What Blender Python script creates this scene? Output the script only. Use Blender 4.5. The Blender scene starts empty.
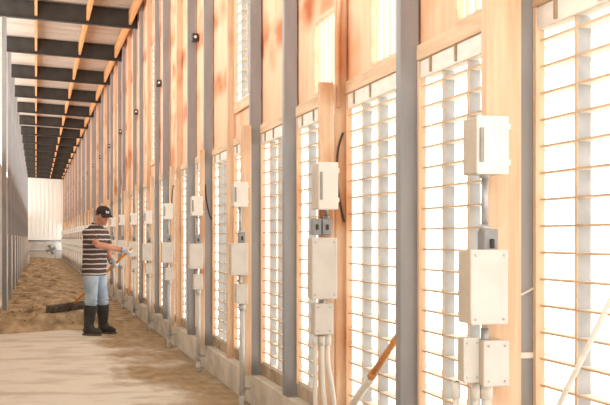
import bpy, bmesh, math, random
from mathutils import Vector, Matrix, noise as mnoise
random.seed(7)
PI = math.pi
C = bpy.context.scene.collection
F, PX, HZ = 1050.0, 36.0, 238.0
TH = math.atan((305 - PX) / F)
CT, ST = math.cos(TH), math.sin(TH)
CAMZ = 1.28

# ------------------------------------------------------------------ stations
U = 1.13
def Y(k): return 3.30 + U * k
KMAX = 55
YEND = Y(KMAX) + 0.6
ORD = ['first', 'second', 'third', 'fourth', 'fifth', 'sixth', 'seventh', 'eighth', 'ninth', 'tenth', 'eleventh', 'twelfth']

# ------------------------------------------------------------------ helpers
def tag(o, label=None, cat=None, group=None, kind=None):
    if label: o['label'] = label
    if cat: o['category'] = cat
    if group: o['group'] = group
    if kind: o['kind'] = kind
    return o

def empty(name, loc=(0, 0, 0), label=None, cat=None, group=None):
    o = bpy.data.objects.new(name, None)
    o.empty_display_size = 0.1
    C.objects.link(o)
    o.location = loc
    return tag(o, label, cat, group)

def obj(name, bm, mat, parent=None, smooth=False, bevel=0, loc=None):
    bmesh.ops.recalc_face_normals(bm, faces=bm.faces)
    me = bpy.data.meshes.new(name)
    bm.to_mesh(me); bm.free()
    me.materials.append(mat)
    if smooth:
        for p in me.polygons: p.use_smooth = True
    o = bpy.data.objects.new(name, me)
    C.objects.link(o)
    if parent: o.parent = parent
    if loc: o.location = loc
    if bevel:
        m = o.modifiers.new('bevel', 'BEVEL'); m.width = bevel; m.segments = 2; m.limit_method = 'ANGLE'
    return o

def copy_tree(o, parent=None):
    c = o.copy(); C.objects.link(c)
    if parent: c.parent = parent
    for ch in list(o.children): copy_tree(ch, c)
    return c

def place(proto, loc, label, cat, group, used):
    o = proto if not used else copy_tree(proto)
    o.location = loc
    if 'group' in o.keys() and not group: del o['group']
    return tag(o, label, cat, group)

def box(bm, x0, x1, y0, y1, z0, z1):
    v = [bm.verts.new((x, y, z)) for x in (x0, x1) for y in (y0, y1) for z in (z0, z1)]
    for f in ((0, 1, 3, 2), (4, 6, 7, 5), (0, 4, 5, 1), (2, 3, 7, 6), (0, 2, 6, 4), (1, 5, 7, 3)):
        bm.faces.new([v[i] for i in f])
    return v

def nb(*args):
    bm = bmesh.new(); box(bm, *args); return bm

def tube(bm, pts, rad, n=12, cap=True):
    pts = [Vector(p) for p in pts]
    if not hasattr(rad, '__len__'): rad = [rad] * len(pts)
    rings = []
    t0 = (pts[1] - pts[0]).normalized()
    up = Vector((0, 0, 1)) if abs(t0.z) < 0.9 else Vector((1, 0, 0))
    a = t0.cross(up).normalized()
    for i, p in enumerate(pts):
        if i == 0: t = pts[1] - pts[0]
        elif i == len(pts) - 1: t = pts[-1] - pts[-2]
        else: t = (pts[i + 1] - pts[i]).normalized() + (pts[i] - pts[i - 1]).normalized()
        t = t.normalized()
        a = (a - t * a.dot(t)).normalized()
        b = t.cross(a)
        rings.append([bm.verts.new(p + (a * math.cos(2 * PI * j / n) + b * math.sin(2 * PI * j / n)) * rad[i]) for j in range(n)])
    for r, s in zip(rings, rings[1:]):
        for j in range(n):
            bm.faces.new((r[j], r[(j + 1) % n], s[(j + 1) % n], s[j]))
    if cap:
        bm.faces.new(rings[0][::-1]); bm.faces.new(rings[-1])
    return bm

def spline(pts, n=8):
    pts = [Vector(p) for p in pts]
    P = [pts[0]] + pts + [pts[-1]]
    out = []
    for i in range(1, len(P) - 2):
        for q in range(n):
            t = q / n
            a, b, c, d = P[i - 1], P[i], P[i + 1], P[i + 2]
            out.append(0.5 * ((2 * b) + (c - a) * t + (2 * a - 5 * b + 4 * c - d) * t * t + (3 * b - a - 3 * c + d) * t ** 3))
    out.append(pts[-1])
    return out

def loft(bm, rings, n=24, p=2.0):
    """rings: (cx, cy, z, rx, ry) horizontal ellipses"""
    rs = []
    for cx, cy, z, rx, ry in rings:
        r = []
        for j in range(n):
            a = 2 * PI * j / n
            c, s = math.cos(a), math.sin(a)
            r.append(bm.verts.new((cx + rx * math.copysign(abs(c) ** (2 / p), c), cy + ry * math.copysign(abs(s) ** (2 / p), s), z)))
        rs.append(r)
    for r, s in zip(rs, rs[1:]):
        for j in range(n):
            bm.faces.new((r[j], r[(j + 1) % n], s[(j + 1) % n], s[j]))
    bm.faces.new(rs[0][::-1]); bm.faces.new(rs[-1])

def ball(bm, c, r, m=None, seg=16):
    M = Matrix.Translation(Vector(c)) @ (m or Matrix.Identity(4)) @ Matrix.Diagonal((r[0], r[1], r[2], 1))
    bmesh.ops.create_uvsphere(bm, u_segments=seg, v_segments=seg // 2 + 2, radius=1, matrix=M)

def at(px, py, x):
    """point on the plane x = const seen at a photo pixel"""
    D = F * x / (CT * (px - PX))
    return Vector((x, (D - x * ST) / CT, CAMZ + (HZ - py) * D / F))

# ------------------------------------------------------------------ materials
def mat(name, col, rough=0.7, metal=0.0, var=0.12, scale=8.0, stretch=(1, 1, 1), bump=0.0, col2=None, detail=4, spec=0.3, trans=0.0):
    m = bpy.data.materials.new(name); m.use_nodes = True
    nt = m.node_tree; N = nt.nodes; L = nt.links
    b = N['Principled BSDF']
    b.inputs['Roughness'].default_value = rough
    b.inputs['Metallic'].default_value = metal
    b.inputs['Specular IOR Level'].default_value = spec
    tc = N.new('ShaderNodeTexCoord'); mp = N.new('ShaderNodeMapping')
    mp.inputs['Scale'].default_value = stretch
    L.new(tc.outputs['Object'], mp.inputs['Vector'])
    nz = N.new('ShaderNodeTexNoise'); nz.inputs['Scale'].default_value = scale; nz.inputs['Detail'].default_value = detail
    L.new(mp.outputs['Vector'], nz.inputs['Vector'])
    cr = N.new('ShaderNodeValToRGB')
    c2 = col2 or tuple(max(0, c * (1 - 2.2 * var)) for c in col)
    cr.color_ramp.elements[0].color = (*c2, 1); cr.color_ramp.elements[0].position = 0.3
    cr.color_ramp.elements[1].color = (*col, 1); cr.color_ramp.elements[1].position = 0.62
    L.new(nz.outputs['Fac'], cr.inputs['Fac'])
    L.new(cr.outputs['Color'], b.inputs['Base Color'])
    if bump:
        bp = N.new('ShaderNodeBump'); bp.inputs['Strength'].default_value = bump; bp.inputs['Distance'].default_value = 0.02
        L.new(nz.outputs['Fac'], bp.inputs['Height']); L.new(bp.outputs['Normal'], b.inputs['Normal'])
    if trans:
        tr = N.new('ShaderNodeBsdfTranslucent'); L.new(cr.outputs['Color'], tr.inputs['Color'])
        mx = N.new('ShaderNodeMixShader'); mx.inputs['Fac'].default_value = trans
        L.new(b.outputs[0], mx.inputs[1]); L.new(tr.outputs[0], mx.inputs[2])
        L.new(mx.outputs[0], N['Material Output'].inputs['Surface'])
    return m

def wood(name, c1, c2, grain=(14, 14, 1.2), knots=True, girt_shade=()):
    m = bpy.data.materials.new(name); m.use_nodes = True
    nt = m.node_tree; N = nt.nodes; L = nt.links
    b = N['Principled BSDF']; b.inputs['Roughness'].default_value = 0.75; b.inputs['Specular IOR Level'].default_value = 0.2
    tc = N.new('ShaderNodeTexCoord'); ge = N.new('ShaderNodeNewGeometry')
    mp = N.new('ShaderNodeMapping'); mp.inputs['Scale'].default_value = grain
    L.new(ge.outputs['Position'], mp.inputs['Vector'])
    nz = N.new('ShaderNodeTexNoise'); nz.inputs['Scale'].default_value = 2.2; nz.inputs['Detail'].default_value = 6; nz.inputs['Distortion'].default_value = 0.6
    L.new(mp.outputs['Vector'], nz.inputs['Vector'])
    cr = N.new('ShaderNodeValToRGB')
    cr.color_ramp.elements[0].color = (*c2, 1); cr.color_ramp.elements[0].position = 0.32
    cr.color_ramp.elements[1].color = (*c1, 1); cr.color_ramp.elements[1].position = 0.62
    L.new(nz.outputs['Fac'], cr.inputs['Fac'])
    out = cr.outputs['Color']
    if knots:
        n2 = N.new('ShaderNodeTexNoise'); n2.inputs['Scale'].default_value = 1.7; n2.inputs['Detail'].default_value = 2
        L.new(ge.outputs['Position'], n2.inputs['Vector'])
        r2 = N.new('ShaderNodeValToRGB')
        r2.color_ramp.elements[0].color = (0, 0, 0, 1); r2.color_ramp.elements[0].position = 0.56
        r2.color_ramp.elements[1].color = (1, 1, 1, 1); r2.color_ramp.elements[1].position = 0.72
        L.new(n2.outputs['Fac'], r2.inputs['Fac'])
        mx = N.new('ShaderNodeMixRGB'); mx.blend_type = 'MULTIPLY'
        mx.inputs[2].default_value = (0.75, 0.52, 0.36, 1)
        L.new(r2.outputs['Color'], mx.inputs[0]); L.new(out, mx.inputs[1]); out = mx.outputs[0]
    if girt_shade:      # soft shadows at girt heights, painted into the plywood colour
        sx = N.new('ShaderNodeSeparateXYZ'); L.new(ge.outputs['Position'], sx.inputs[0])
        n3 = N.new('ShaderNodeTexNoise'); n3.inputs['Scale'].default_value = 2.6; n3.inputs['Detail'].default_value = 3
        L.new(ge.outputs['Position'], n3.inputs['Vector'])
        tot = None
        for z in girt_shade:
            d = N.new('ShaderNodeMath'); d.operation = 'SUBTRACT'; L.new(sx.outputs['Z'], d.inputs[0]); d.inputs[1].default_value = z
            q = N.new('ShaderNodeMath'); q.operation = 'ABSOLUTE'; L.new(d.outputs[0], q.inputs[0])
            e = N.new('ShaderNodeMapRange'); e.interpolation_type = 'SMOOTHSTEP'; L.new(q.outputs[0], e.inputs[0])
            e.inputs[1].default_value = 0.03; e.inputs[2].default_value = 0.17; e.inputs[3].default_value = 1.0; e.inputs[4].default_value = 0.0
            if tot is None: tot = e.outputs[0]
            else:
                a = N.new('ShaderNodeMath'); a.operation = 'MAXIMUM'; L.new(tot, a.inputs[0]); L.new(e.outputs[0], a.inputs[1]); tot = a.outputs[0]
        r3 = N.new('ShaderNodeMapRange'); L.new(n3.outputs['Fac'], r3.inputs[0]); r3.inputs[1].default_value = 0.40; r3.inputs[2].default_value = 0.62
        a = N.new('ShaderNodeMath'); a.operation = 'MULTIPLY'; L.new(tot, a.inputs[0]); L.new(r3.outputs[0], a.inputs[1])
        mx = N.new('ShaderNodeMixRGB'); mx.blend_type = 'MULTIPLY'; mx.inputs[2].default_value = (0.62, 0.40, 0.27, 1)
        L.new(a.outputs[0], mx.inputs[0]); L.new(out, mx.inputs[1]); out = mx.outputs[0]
    L.new(out, b.inputs['Base Color'])
    bp = N.new('ShaderNodeBump'); bp.inputs['Strength'].default_value = 0.15; bp.inputs['Distance'].default_value = 0.01
    L.new(nz.outputs['Fac'], bp.inputs['Height']); L.new(bp.outputs['Normal'], b.inputs['Normal'])
    return m

M = {}
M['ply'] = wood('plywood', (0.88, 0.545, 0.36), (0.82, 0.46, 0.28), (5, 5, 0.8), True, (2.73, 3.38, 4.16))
M['stud'] = wood('stud_wood', (0.80, 0.58, 0.40), (0.70, 0.47, 0.30))
M['header'] = wood('header_wood', (0.76, 0.56, 0.37), (0.62, 0.42, 0.26), (14, 1.2, 14))
M['girt'] = wood('girt_wood', (0.55, 0.24, 0.10), (0.42, 0.17, 0.07), (10, 1.0, 10))
M['purlin'] = wood('purlin_wood', (0.85, 0.45, 0.20), (0.72, 0.34, 0.13), (14, 1.0, 14), False)
M['column'] = mat('column_steel', (0.335, 0.33, 0.33), 0.55, 0.0, 0.10, 3, (3, 3, 0.6))
M['beam'] = mat('beam_steel', (0.066, 0.062, 0.056), 0.65, 0.0, 0.12, 5)
M['sheet'] = mat('roof_sheet', (0.62, 0.54, 0.46), 0.5, 0.0, 0.10, 1.5, (0.6, 2, 1))
M['pale'] = mat('louver_white', (0.80, 0.76, 0.68), 0.5, 0.0, 0.04, 6)
M['blade'] = mat('louver_blade', (0.78, 0.70, 0.58), 0.6, 0.0, 0.07, 12)
M['edge'] = mat('louver_edge', (0.70, 0.50, 0.32), 0.6, 0.0, 0.07, 12)
M['fin'] = mat('louver_fin', (0.46, 0.46, 0.45), 0.5, 0.0, 0.10, 10)
M['rail'] = mat('louver_rail', (0.88, 0.83, 0.74), 0.6, 0.0, 0.06, 9, (1, 1, 4))
M['tab'] = mat('tab_brown', (0.45, 0.33, 0.20), 0.6, 0.0, 0.1, 20)
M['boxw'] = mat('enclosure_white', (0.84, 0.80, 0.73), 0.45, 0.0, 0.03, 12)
M['boxside'] = mat('enclosure_side_shade', (0.62, 0.53, 0.42), 0.5, 0.0, 0.05, 12)  # warm shade of the box sides, put into the housing colour
M['boxg'] = mat('enclosure_grey', (0.70, 0.66, 0.60), 0.5, 0.0, 0.05, 10)
M['switch'] = mat('switch_grey', (0.33, 0.33, 0.33), 0.45, 0.0, 0.08, 20)
M['dark'] = mat('dark_plastic', (0.05, 0.045, 0.04), 0.5, 0.0, 0.1, 20)
M['latch'] = mat('latch_grey', (0.36, 0.33, 0.29), 0.45, 0.2, 0.08, 20)
M['conduit'] = mat('conduit_grey', (0.62, 0.61, 0.58), 0.45, 0.1, 0.08, 6, (3, 3, 0.6))
M['pvc'] = mat('pvc_white', (0.80, 0.76, 0.68), 0.4, 0.0, 0.05, 6)
M['galv'] = mat('galvanised', (0.50, 0.50, 0.49), 0.4, 0.5, 0.12, 20)
M['curb'] = mat('curb_concrete', (0.74, 0.69, 0.59), 0.9, 0.0, 0.13, 3.5, (1, 1, 2), 0.3, detail=8)
M['sill'] = mat('dirty_sill', (0.55, 0.45, 0.33), 0.9, 0.0, 0.14, 7, col2=(0.33, 0.22, 0.13), detail=8)
M['endp'] = mat('end_panel', (0.84, 0.81, 0.76), 0.6, 0.0, 0.03, 2, (6, 1, 0.3), trans=0.45)
M['endlow'] = mat('end_board', (0.86, 0.84, 0.80), 0.7, 0.0, 0.06, 2)
M['lwall'] = mat('left_wall', (0.46, 0.44, 0.40), 0.8, 0.0, 0.1, 3)
M['cable'] = mat('cable_black', (0.06, 0.05, 0.045), 0.5, 0.0, 0.1, 20)
M['handle'] = wood('handle_wood', (0.72, 0.36, 0.15), (0.60, 0.27, 0.10), (20, 20, 2), False)
M['orange'] = mat('orange_handle', (0.85, 0.36, 0.06), 0.5, 0.0, 0.06, 10)
M['iron'] = mat('dirty_blade', (0.14, 0.115, 0.09), 0.9, 0.0, 0.25, 18, bump=0.6, col2=(0.05, 0.04, 0.035))

# floor: swept concrete with a brown dirt film along the right curb
def floor_mat():
    m = bpy.data.materials.new('floor_concrete'); m.use_nodes = True
    nt = m.node_tree; N = nt.nodes; L = nt.links
    b = N['Principled BSDF']; b.inputs['Roughness'].default_value = 0.85; b.inputs['Specular IOR Level'].default_value = 0.2
    ge = N.new('ShaderNodeNewGeometry'); sx = N.new('ShaderNodeSeparateXYZ')
    L.new(ge.outputs['Position'], sx.inputs[0])
    def math_(op, a, c=None):
        n = N.new('ShaderNodeMath'); n.operation = op
        for i, v in enumerate((a, c)):
            if v is None: continue
            if isinstance(v, (int, float)): n.inputs[i].default_value = v
            else: L.new(v, n.inputs[i])
        return n.outputs[0]
    def nz(scale, stretch, detail=6):
        mp = N.new('ShaderNodeMapping'); mp.inputs['Scale'].default_value = stretch
        L.new(ge.outputs['Position'], mp.inputs['Vector'])
        n = N.new('ShaderNodeTexNoise'); n.inputs['Scale'].default_value = scale; n.inputs['Detail'].default_value = detail
        L.new(mp.outputs['Vector'], n.inputs['Vector']); return n.outputs['Fac']
    n1 = nz(1.6, (1.0, 0.55, 1)); n2 = nz(9, (1, 0.5, 1), 8); n3 = nz(2.4, (0.6, 1.1, 1), 8)
    # dirt = across-corridor ramp + noise
    r = math_('MULTIPLY', math_('SUBTRACT', sx.outputs['X'], 0.80), 2.4)
    far = math_('MULTIPLY', math_('SUBTRACT', sx.outputs['Y'], 13.6), 0.5)
    far = math_('MAXIMUM', math_('MINIMUM', far, 2.0), 0.0)
    r = math_('ADD', math_('MINIMUM', r, 0.42), far)
    r = math_('ADD', r, math_('MULTIPLY', math_('SUBTRACT', n1, 0.5), 3.4))
    r = math_('ADD', r, math_('MULTIPLY', math_('SUBTRACT', n2, 0.5), 0.9))
    cl = N.new('ShaderNodeClamp'); L.new(math_('ADD', math_('MULTIPLY', r, 1.8), 0.35), cl.inputs[0])
    conc = N.new('ShaderNodeValToRGB')
    conc.color_ramp.elements[0].color = (0.58, 0.53, 0.44, 1); conc.color_ramp.elements[0].position = 0.32
    conc.color_ramp.elements[1].color = (0.80, 0.77, 0.69, 1); conc.color_ramp.elements[1].position = 0.52
    L.new(n3, conc.inputs[0])
    dirt = N.new('ShaderNodeValToRGB')
    dirt.color_ramp.elements[0].color = (0.31, 0.225, 0.13, 1); dirt.color_ramp.elements[0].position = 0.3
    dirt.color_ramp.elements[1].color = (0.52, 0.40, 0.26, 1); dirt.color_ramp.elements[1].position = 0.7
    L.new(n2, dirt.inputs[0])
    mx = N.new('ShaderNodeMixRGB'); L.new(cl.outputs[0], mx.inputs[0])
    L.new(conc.outputs[0], mx.inputs[1]); L.new(dirt.outputs[0], mx.inputs[2])
    L.new(mx.outputs[0], b.inputs['Base Color'])
    bp = N.new('ShaderNodeBump'); bp.inputs['Strength'].default_value = 0.35; bp.inputs['Distance'].default_value = 0.02
    L.new(n2, bp.inputs['Height']); L.new(bp.outputs[0], b.inputs['Normal'])
    return m
M['floor'] = floor_mat()
M['dirt'] = mat('dirt', (0.54, 0.42, 0.27), 0.95, 0.0, 0.2, 4.5, (1, 0.7, 1), 1.0, col2=(0.17, 0.12, 0.07), detail=10, spec=0.1)

def stripes():
    m = bpy.data.materials.new('striped_cotton'); m.use_nodes = True
    nt = m.node_tree; N = nt.nodes; L = nt.links
    b = N['Principled BSDF']; b.inputs['Roughness'].default_value = 0.9; b.inputs['Specular IOR Level'].default_value = 0.1
    tc = N.new('ShaderNodeTexCoord'); sx = N.new('ShaderNodeSeparateXYZ'); L.new(tc.outputs['Object'], sx.inputs[0])
    nz = N.new('ShaderNodeTexNoise'); nz.inputs['Scale'].default_value = 7; L.new(tc.outputs['Object'], nz.inputs['Vector'])
    a = N.new('ShaderNodeMath'); a.operation = 'MULTIPLY_ADD'; L.new(nz.outputs['Fac'], a.inputs[0]); a.inputs[1].default_value = 0.02; L.new(sx.outputs['Z'], a.inputs[2])
    d = N.new('ShaderNodeMath'); d.operation = 'DIVIDE'; L.new(a.outputs[0], d.inputs[0]); d.inputs[1].default_value = 0.064
    f = N.new('ShaderNodeMath'); f.operation = 'FRACT'; L.new(d.outputs[0], f.inputs[0])
    cr = N.new('ShaderNodeValToRGB'); cr.color_ramp.interpolation = 'LINEAR'
    e = cr.color_ramp.elements
    e[0].color = (0.095, 0.066, 0.054, 1); e[0].position = 0.0
    e[1].color = (0.095, 0.066, 0.054, 1); e[1].position = 0.70
    x = e.new(0.75); x.color = (0.62, 0.57, 0.56, 1)
    x = e.new(0.95); x.color = (0.62, 0.57, 0.56, 1)
    x = e.new(1.0); x.color = (0.095, 0.066, 0.054, 1)
    L.new(f.outputs[0], cr.inputs[0]); L.new(cr.outputs[0], b.inputs['Base Color'])
    return m
M['shirt'] = stripes()
M['jeans'] = mat('faded_denim', (0.46, 0.56, 0.66), 0.9, 0.0, 0.2, 7, (1, 1, 0.6), 0.3, col2=(0.24, 0.33, 0.43), detail=6)
M['boot'] = mat('rubber_boot', (0.05, 0.05, 0.048), 0.5, 0.0, 0.2, 9)
M['sole'] = mat('boot_sole', (0.16, 0.13, 0.10), 0.8, 0.0, 0.2, 20)
M['skin'] = mat('skin', (0.62, 0.30, 0.19), 0.55, 0.0, 0.05, 9)
M['hair'] = mat('hair', (0.02, 0.016, 0.013), 0.6, 0.0, 0.1, 30)
M['cap'] = mat('cap_black', (0.035, 0.030, 0.028), 0.8, 0.0, 0.1, 20)
M['white'] = mat('white_cloth', (0.85, 0.85, 0.84), 0.7, 0.0, 0.04, 20)
M['glove'] = mat('glove_knit', (0.72, 0.78, 0.84), 0.85, 0.0, 0.1, 25)
M['gloveblue'] = mat('glove_blue', (0.10, 0.30, 0.50), 0.7, 0.0, 0.1, 25)
M['eye'] = mat('eye_dark', (0.03, 0.02, 0.02), 0.3, 0.0, 0.05, 20)
M['lips'] = mat('lips', (0.42, 0.17, 0.13), 0.5, 0.0, 0.05, 20)

# ------------------------------------------------------------------ setting
Y0 = -2.4
fl = obj('floor', nb(-0.75, 1.75, Y0, YEND + 0.3, -0.12, 0.0), M['floor']); tag(fl, kind='structure')
cb = bmesh.new()
for k in range(-5, KMAX + 1):      # poured curb in lengths with tight joints
    box(cb, 1.59, 1.80, Y(k) + 0.15, Y(k + 1) + 0.146, 0.0, 0.24)
tag(obj('trim_1', cb, M['curb'], bevel=0.008), kind='structure')
tag(obj('trim_2', nb(-0.75, -0.60, Y0, YEND, 0.0, 0.16), M['curb'], bevel=0.008), kind='structure')

# dirt bed: uneven, wave-like dried dirt beyond the swept part
def dirt_h(x, y):
    e = 15.0 + 0.45 * x + 0.55 * mnoise.noise((x * 1.6, 3.1, 0)) - 0.35
    if x > 0.9: e += (x - 0.9) * 1.2
    t = max(0.0, min(1.0, (y - e) / 0.5))
    t = t * t * (3 - 2 * t)
    if t <= 0: return -0.03
    side = max(0.0, min(1.0, (1.35 - x) / 0.9)); side = side * side * (3 - 2 * side)
    near = math.exp(-((y - 15.9) / 1.1) ** 2)
    h = 0.012 + side * (0.05 + 0.17 * near * (0.65 + 0.35 * math.exp(-((x - 0.3) / 0.5) ** 2)))
    h += 0.07 * side * (0.6 + 0.9 * mnoise.noise((x * 3.3, 0.5, 4))) * math.exp(-((y - e - 0.5) / 0.2) ** 2) + side * 0.06 * mnoise.noise((x * 1.3, y * 1.1, 0.3)) + 0.055 * side * mnoise.noise((x * 4, y * 3.2, 1.7)) + 0.026 * side * mnoise.noise((x * 13, y * 9, 5.7))
    h += side * 0.03 * max(0, math.sin(y * 2.1 + 1.5 * mnoise.noise((x, y * 0.5, 9)))) * (1 if y > 17 else 0.3)
    return -0.03 * (1 - t) + max(0.004, h) * t
bm = bmesh.new()
xs = [-0.60 + 2.185 * i / 70 for i in range(71)]
ys = []
y = 14.0
while y < YEND + 0.2:
    ys.append(y); y += 0.03 if y < 18 else (0.08 if y < 28 else 0.25)
g = [[bm.verts.new((x, y, dirt_h(x, y))) for x in xs] for y in ys]
for a, b in zip(g, g[1:]):
    for i in range(len(xs) - 1): bm.faces.new((a[i], a[i + 1], b[i + 1], b[i]))
tag(obj('dirt', bm, M['dirt'], smooth=True), 'brown dried dirt and litter heaped on the corridor floor', 'dirt', kind='stuff')
cl = bmesh.new()
for i in range(160):
    x = random.uniform(-0.5, 0.9); y = random.uniform(15.0, 19); r = random.uniform(0.008, 0.022)
    h = dirt_h(x, y)
    M4 = Matrix.Translation((x, y, max(0, h) + r * 0.3)) @ Matrix.Rotation(random.random() * 3, 4, 'Z') @ Matrix.Diagonal((r * 1.4, r, r * 0.7, 1))
    bmesh.ops.create_icosphere(cl, subdivisions=1, radius=1, matrix=M4)
tag(obj('dirt_clods', cl, M['dirt'], smooth=True), 'loose brown clods scattered over the dirt heap', 'dirt', kind='stuff')

# right wall: plywood above the louvers
ZH0, ZH1 = 2.07, 2.14
SLOPE = 0.045
def roofz(x): return 5.23 - SLOPE * (x + 0.53)
ZT = roofz(1.7)
pw = bmesh.new()
for k in range(-3, KMAX + 1):
    a, b = Y(k), Y(k + 1)
    if k in (0, 1, 2):
        w0, w1, zt = a + 0.06, a + 0.71, 2.62
        box(pw, 1.672, 1.687, w1, b, ZH1, ZT); box(pw, 1.672, 1.687, a, w1, zt, ZT)
        box(pw, 1.672, 1.687, a, w0, ZH1, zt)
    elif k >= 4 and (k - 4) % 6 == 0:
        box(pw, 1.672, 1.687, a, b, ZH1, 2.43); box(pw, 1.672, 1.687, a, b, 4.12, ZT)
        box(pw, 1.672, 1.687, a, a + 0.08, 2.43, 4.12); box(pw, 1.672, 1.687, b - 0.04, b, 2.43, 4.12)
    else:
        box(pw, 1.672, 1.687, a, b, ZH1, ZT)
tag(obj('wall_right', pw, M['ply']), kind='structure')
# header board over the louvers, girts and sill
n = 3
hb = bmesh.new(); sb = bmesh.new()
for k in range(-3, KMAX + 1):
    box(hb, 1.648, 1.672, Y(k) + 0.064, Y(k + 1) - 0.003, ZH0, ZH1)
    box(sb, 1.66, 1.75, Y(k) + 0.064, Y(k + 1) - 0.003, 0.24, 0.325)
tag(obj('trim_3', hb, M['header'], bevel=0.004), kind='structure')
tag(obj('trim_4', sb, M['sill'], bevel=0.006), kind='structure')
# three slatted openings in the plywood
for k in (0, 1, 2):
    w0, w1, zt = Y(k) + 0.06, Y(k) + 0.71, 2.62
    w = empty('window_%d' % (k + 1), (1.672, w0, ZH1)); tag(w, kind='structure')
    W = w1 - w0; H = zt - ZH1
    fb = bmesh.new()
    box(fb, -0.01, 0.02, 0, W, 0.0, 0.025); box(fb, -0.01, 0.02, 0, W, H - 0.025, H)
    box(fb, -0.01, 0.02, 0, 0.02, 0.025, H - 0.025); box(fb, -0.01, 0.02, W - 0.02, W, 0.025, H - 0.025)
    obj('window_frame', fb, M['header'], w)
    s = bmesh.new()
    for i in range(6):
        yy = 0.10 + i * 0.09
        box(s, -0.004, 0.012, yy, yy + 0.012, 0.025, H - 0.025)
    obj('slats', s, M['stud'], w)

# roof
bm = bmesh.new()
ys = [Y0 + 0.035 * i for i in range(int((YEND + 0.4 - Y0) / 0.035))]
xr = [-2.4, -1.2, -0.53, 0.6, 1.72, 2.1]
g = [[bm.verts.new((x, y, roofz(x) + 0.032 + 0.026 * math.sin(2 * PI * y / 0.21))) for x in xr] for y in ys]
for a, b in zip(g, g[1:]):
    for i in range(len(xr) - 1): bm.faces.new((a[i], a[i + 1], b[i + 1], b[i]))
rf = obj('ceiling', bm, M['sheet'], smooth=True); tag(rf, kind='structure')
m = rf.modifiers.new('solid', 'SOLIDIFY'); m.thickness = 0.004; m.offset = 1

# end wall
ew = bmesh.new()
for i in range(11):                       # standing-seam white sheets
    x = -0.75 + 0.25 * i
    box(ew, x, x + 0.235, YEND, YEND + 0.01, 1.10, 5.4)
    box(ew, x + 0.235, x + 0.25, YEND - 0.02, YEND + 0.01, 1.10, 5.4)
tag(obj('wall_end', ew, M['endp']), kind='structure')
lowb = bmesh.new()
for z0, z1 in ((0.0, 0.545), (0.55, 1.095)): box(lowb, -0.75, 2.0, YEND - 0.02, YEND + 0.03, z0, z1)
tag(obj('wall_end', lowb, M['endlow'], bevel=0.006), kind='structure')
tag(obj('wall_left', nb(-0.72, -0.68, Y0, YEND, 0.16, 2.75), M['lwall']), kind='structure')

# ------------------------------------------------------------------ steel columns along the right wall
def channel(bm, x0, x1, d, z0, z1, t=0.007):
    box(bm, x0, x1, 0, t, z0, z1)
    box(bm, x0, x0 + t, t, d, z0, z1)
    box(bm, x1 - t, x1, t, d, z0, z1)
    box(bm, x0 + t, x0 + 0.022, d - t, d, z0, z1)
    box(bm, x1 - 0.022, x1 - t, d - t, d, z0, z1)
col = empty('steel_column')
b = bmesh.new(); channel(b, 1.575, 1.66, 0.06, 0.248, roofz(1.62) - 0.02)
obj('post', b, M['column'], col)
obj('base_plate', nb(1.592, 1.675, -0.03, 0.075, 0.24, 0.248), M['column'], col)
NEAR = {0: 'grey steel column by the nearest stack of electrical boxes, rightmost in the photo',
        1: 'wide grey steel column beside the leaning wooden handle',
        3: 'grey steel column just beyond the box board with three white pipes',
        4: 'grey steel column right behind the pipe with the floor clamp',
        6: 'fifth grey steel column from the camera along the plywood wall',
        7: 'sixth grey steel column from the camera along the plywood wall',
        9: 'seventh grey steel column from the camera, just right of the man'}
cof = empty('steel_column')
b = bmesh.new(); channel(b, 1.597, 1.657, 0.05, 0.248, roofz(1.62) - 0.02)
obj('post', b, M['column'], cof)
obj('base_plate', nb(1.592, 1.668, -0.02, 0.065, 0.24, 0.248), M['column'], cof)
used = False; usedf = False
for k in range(0, KMAX + 1):
    if k % 3 == 2: continue
    if k not in NEAR:
        place(cof, (0, Y(k), 0), 'grey steel column in the receding row beyond the striped-shirt man', 'column', 'far columns of the right wall', usedf); usedf = True
        continue
    place(col, (0, Y(k), 0), NEAR[k], 'column', None, used)
    used = True
# wood studs between the column pairs
st = obj('wood_stud', nb(1.60, 1.66, 0.0, 0.04, 0.24, roofz(1.64) - 0.02), M['stud'], bevel=0.004)
used = False
SN = {2: 'tall wooden stud behind the second stack of electrical boxes', 5: 'narrow wooden stud below the nearest high louver grid', 8: 'tall wooden stud behind the fifth stack of electrical boxes, nearest the man'}
for k in range(2, KMAX + 1, 3):
    place(st, (0, Y(k), 0), SN.get(k, 'wooden stud in the receding row beyond the striped-shirt man'), 'stud', None if k in SN else 'far wooden studs', used)
    used = True
# boards that carry the boxes, at every second station
bd = obj('mounting_board', nb(1.495, 1.575, -0.045, -0.005, 0.245, 2.13), M['stud'], bevel=0.004)
near_b = obj('mounting_board', nb(1.436, 1.545, -0.10, -0.055, 0.002, roofz(1.5) - 0.03), M['stud'], bevel=0.004)
near_b.location = (0, Y(0), 0); tag(near_b, 'wide full-height wooden board carrying the nearest electrical boxes', 'board')
BN = {2: 'wooden board carrying the second stack of boxes, above three white pipes', 4: 'wooden board carrying the third stack of boxes from the camera',
      6: 'wooden board carrying the fourth stack of boxes from the camera', 8: 'wooden board carrying the fifth stack of boxes from the camera'}
bdf = obj('mounting_board', nb(1.525, 1.575, -0.045, -0.005, 0.245, 2.13), M['stud'], bevel=0.004)
used = False; usedf = False
for k in range(2, KMAX + 1, 2):
    if k >= 6:
        place(bdf, (0, Y(k), 0), BN.get(k, 'wooden box board in the receding row beyond the striped-shirt man'), 'board', None if k in BN else 'far box boards', usedf); usedf = True
        continue
    place(bd, (0, Y(k), 0), BN.get(k, 'wooden box board in the receding row beyond the striped-shirt man'), 'board', None if k in BN else 'far box boards', used)
    used = True
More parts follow.
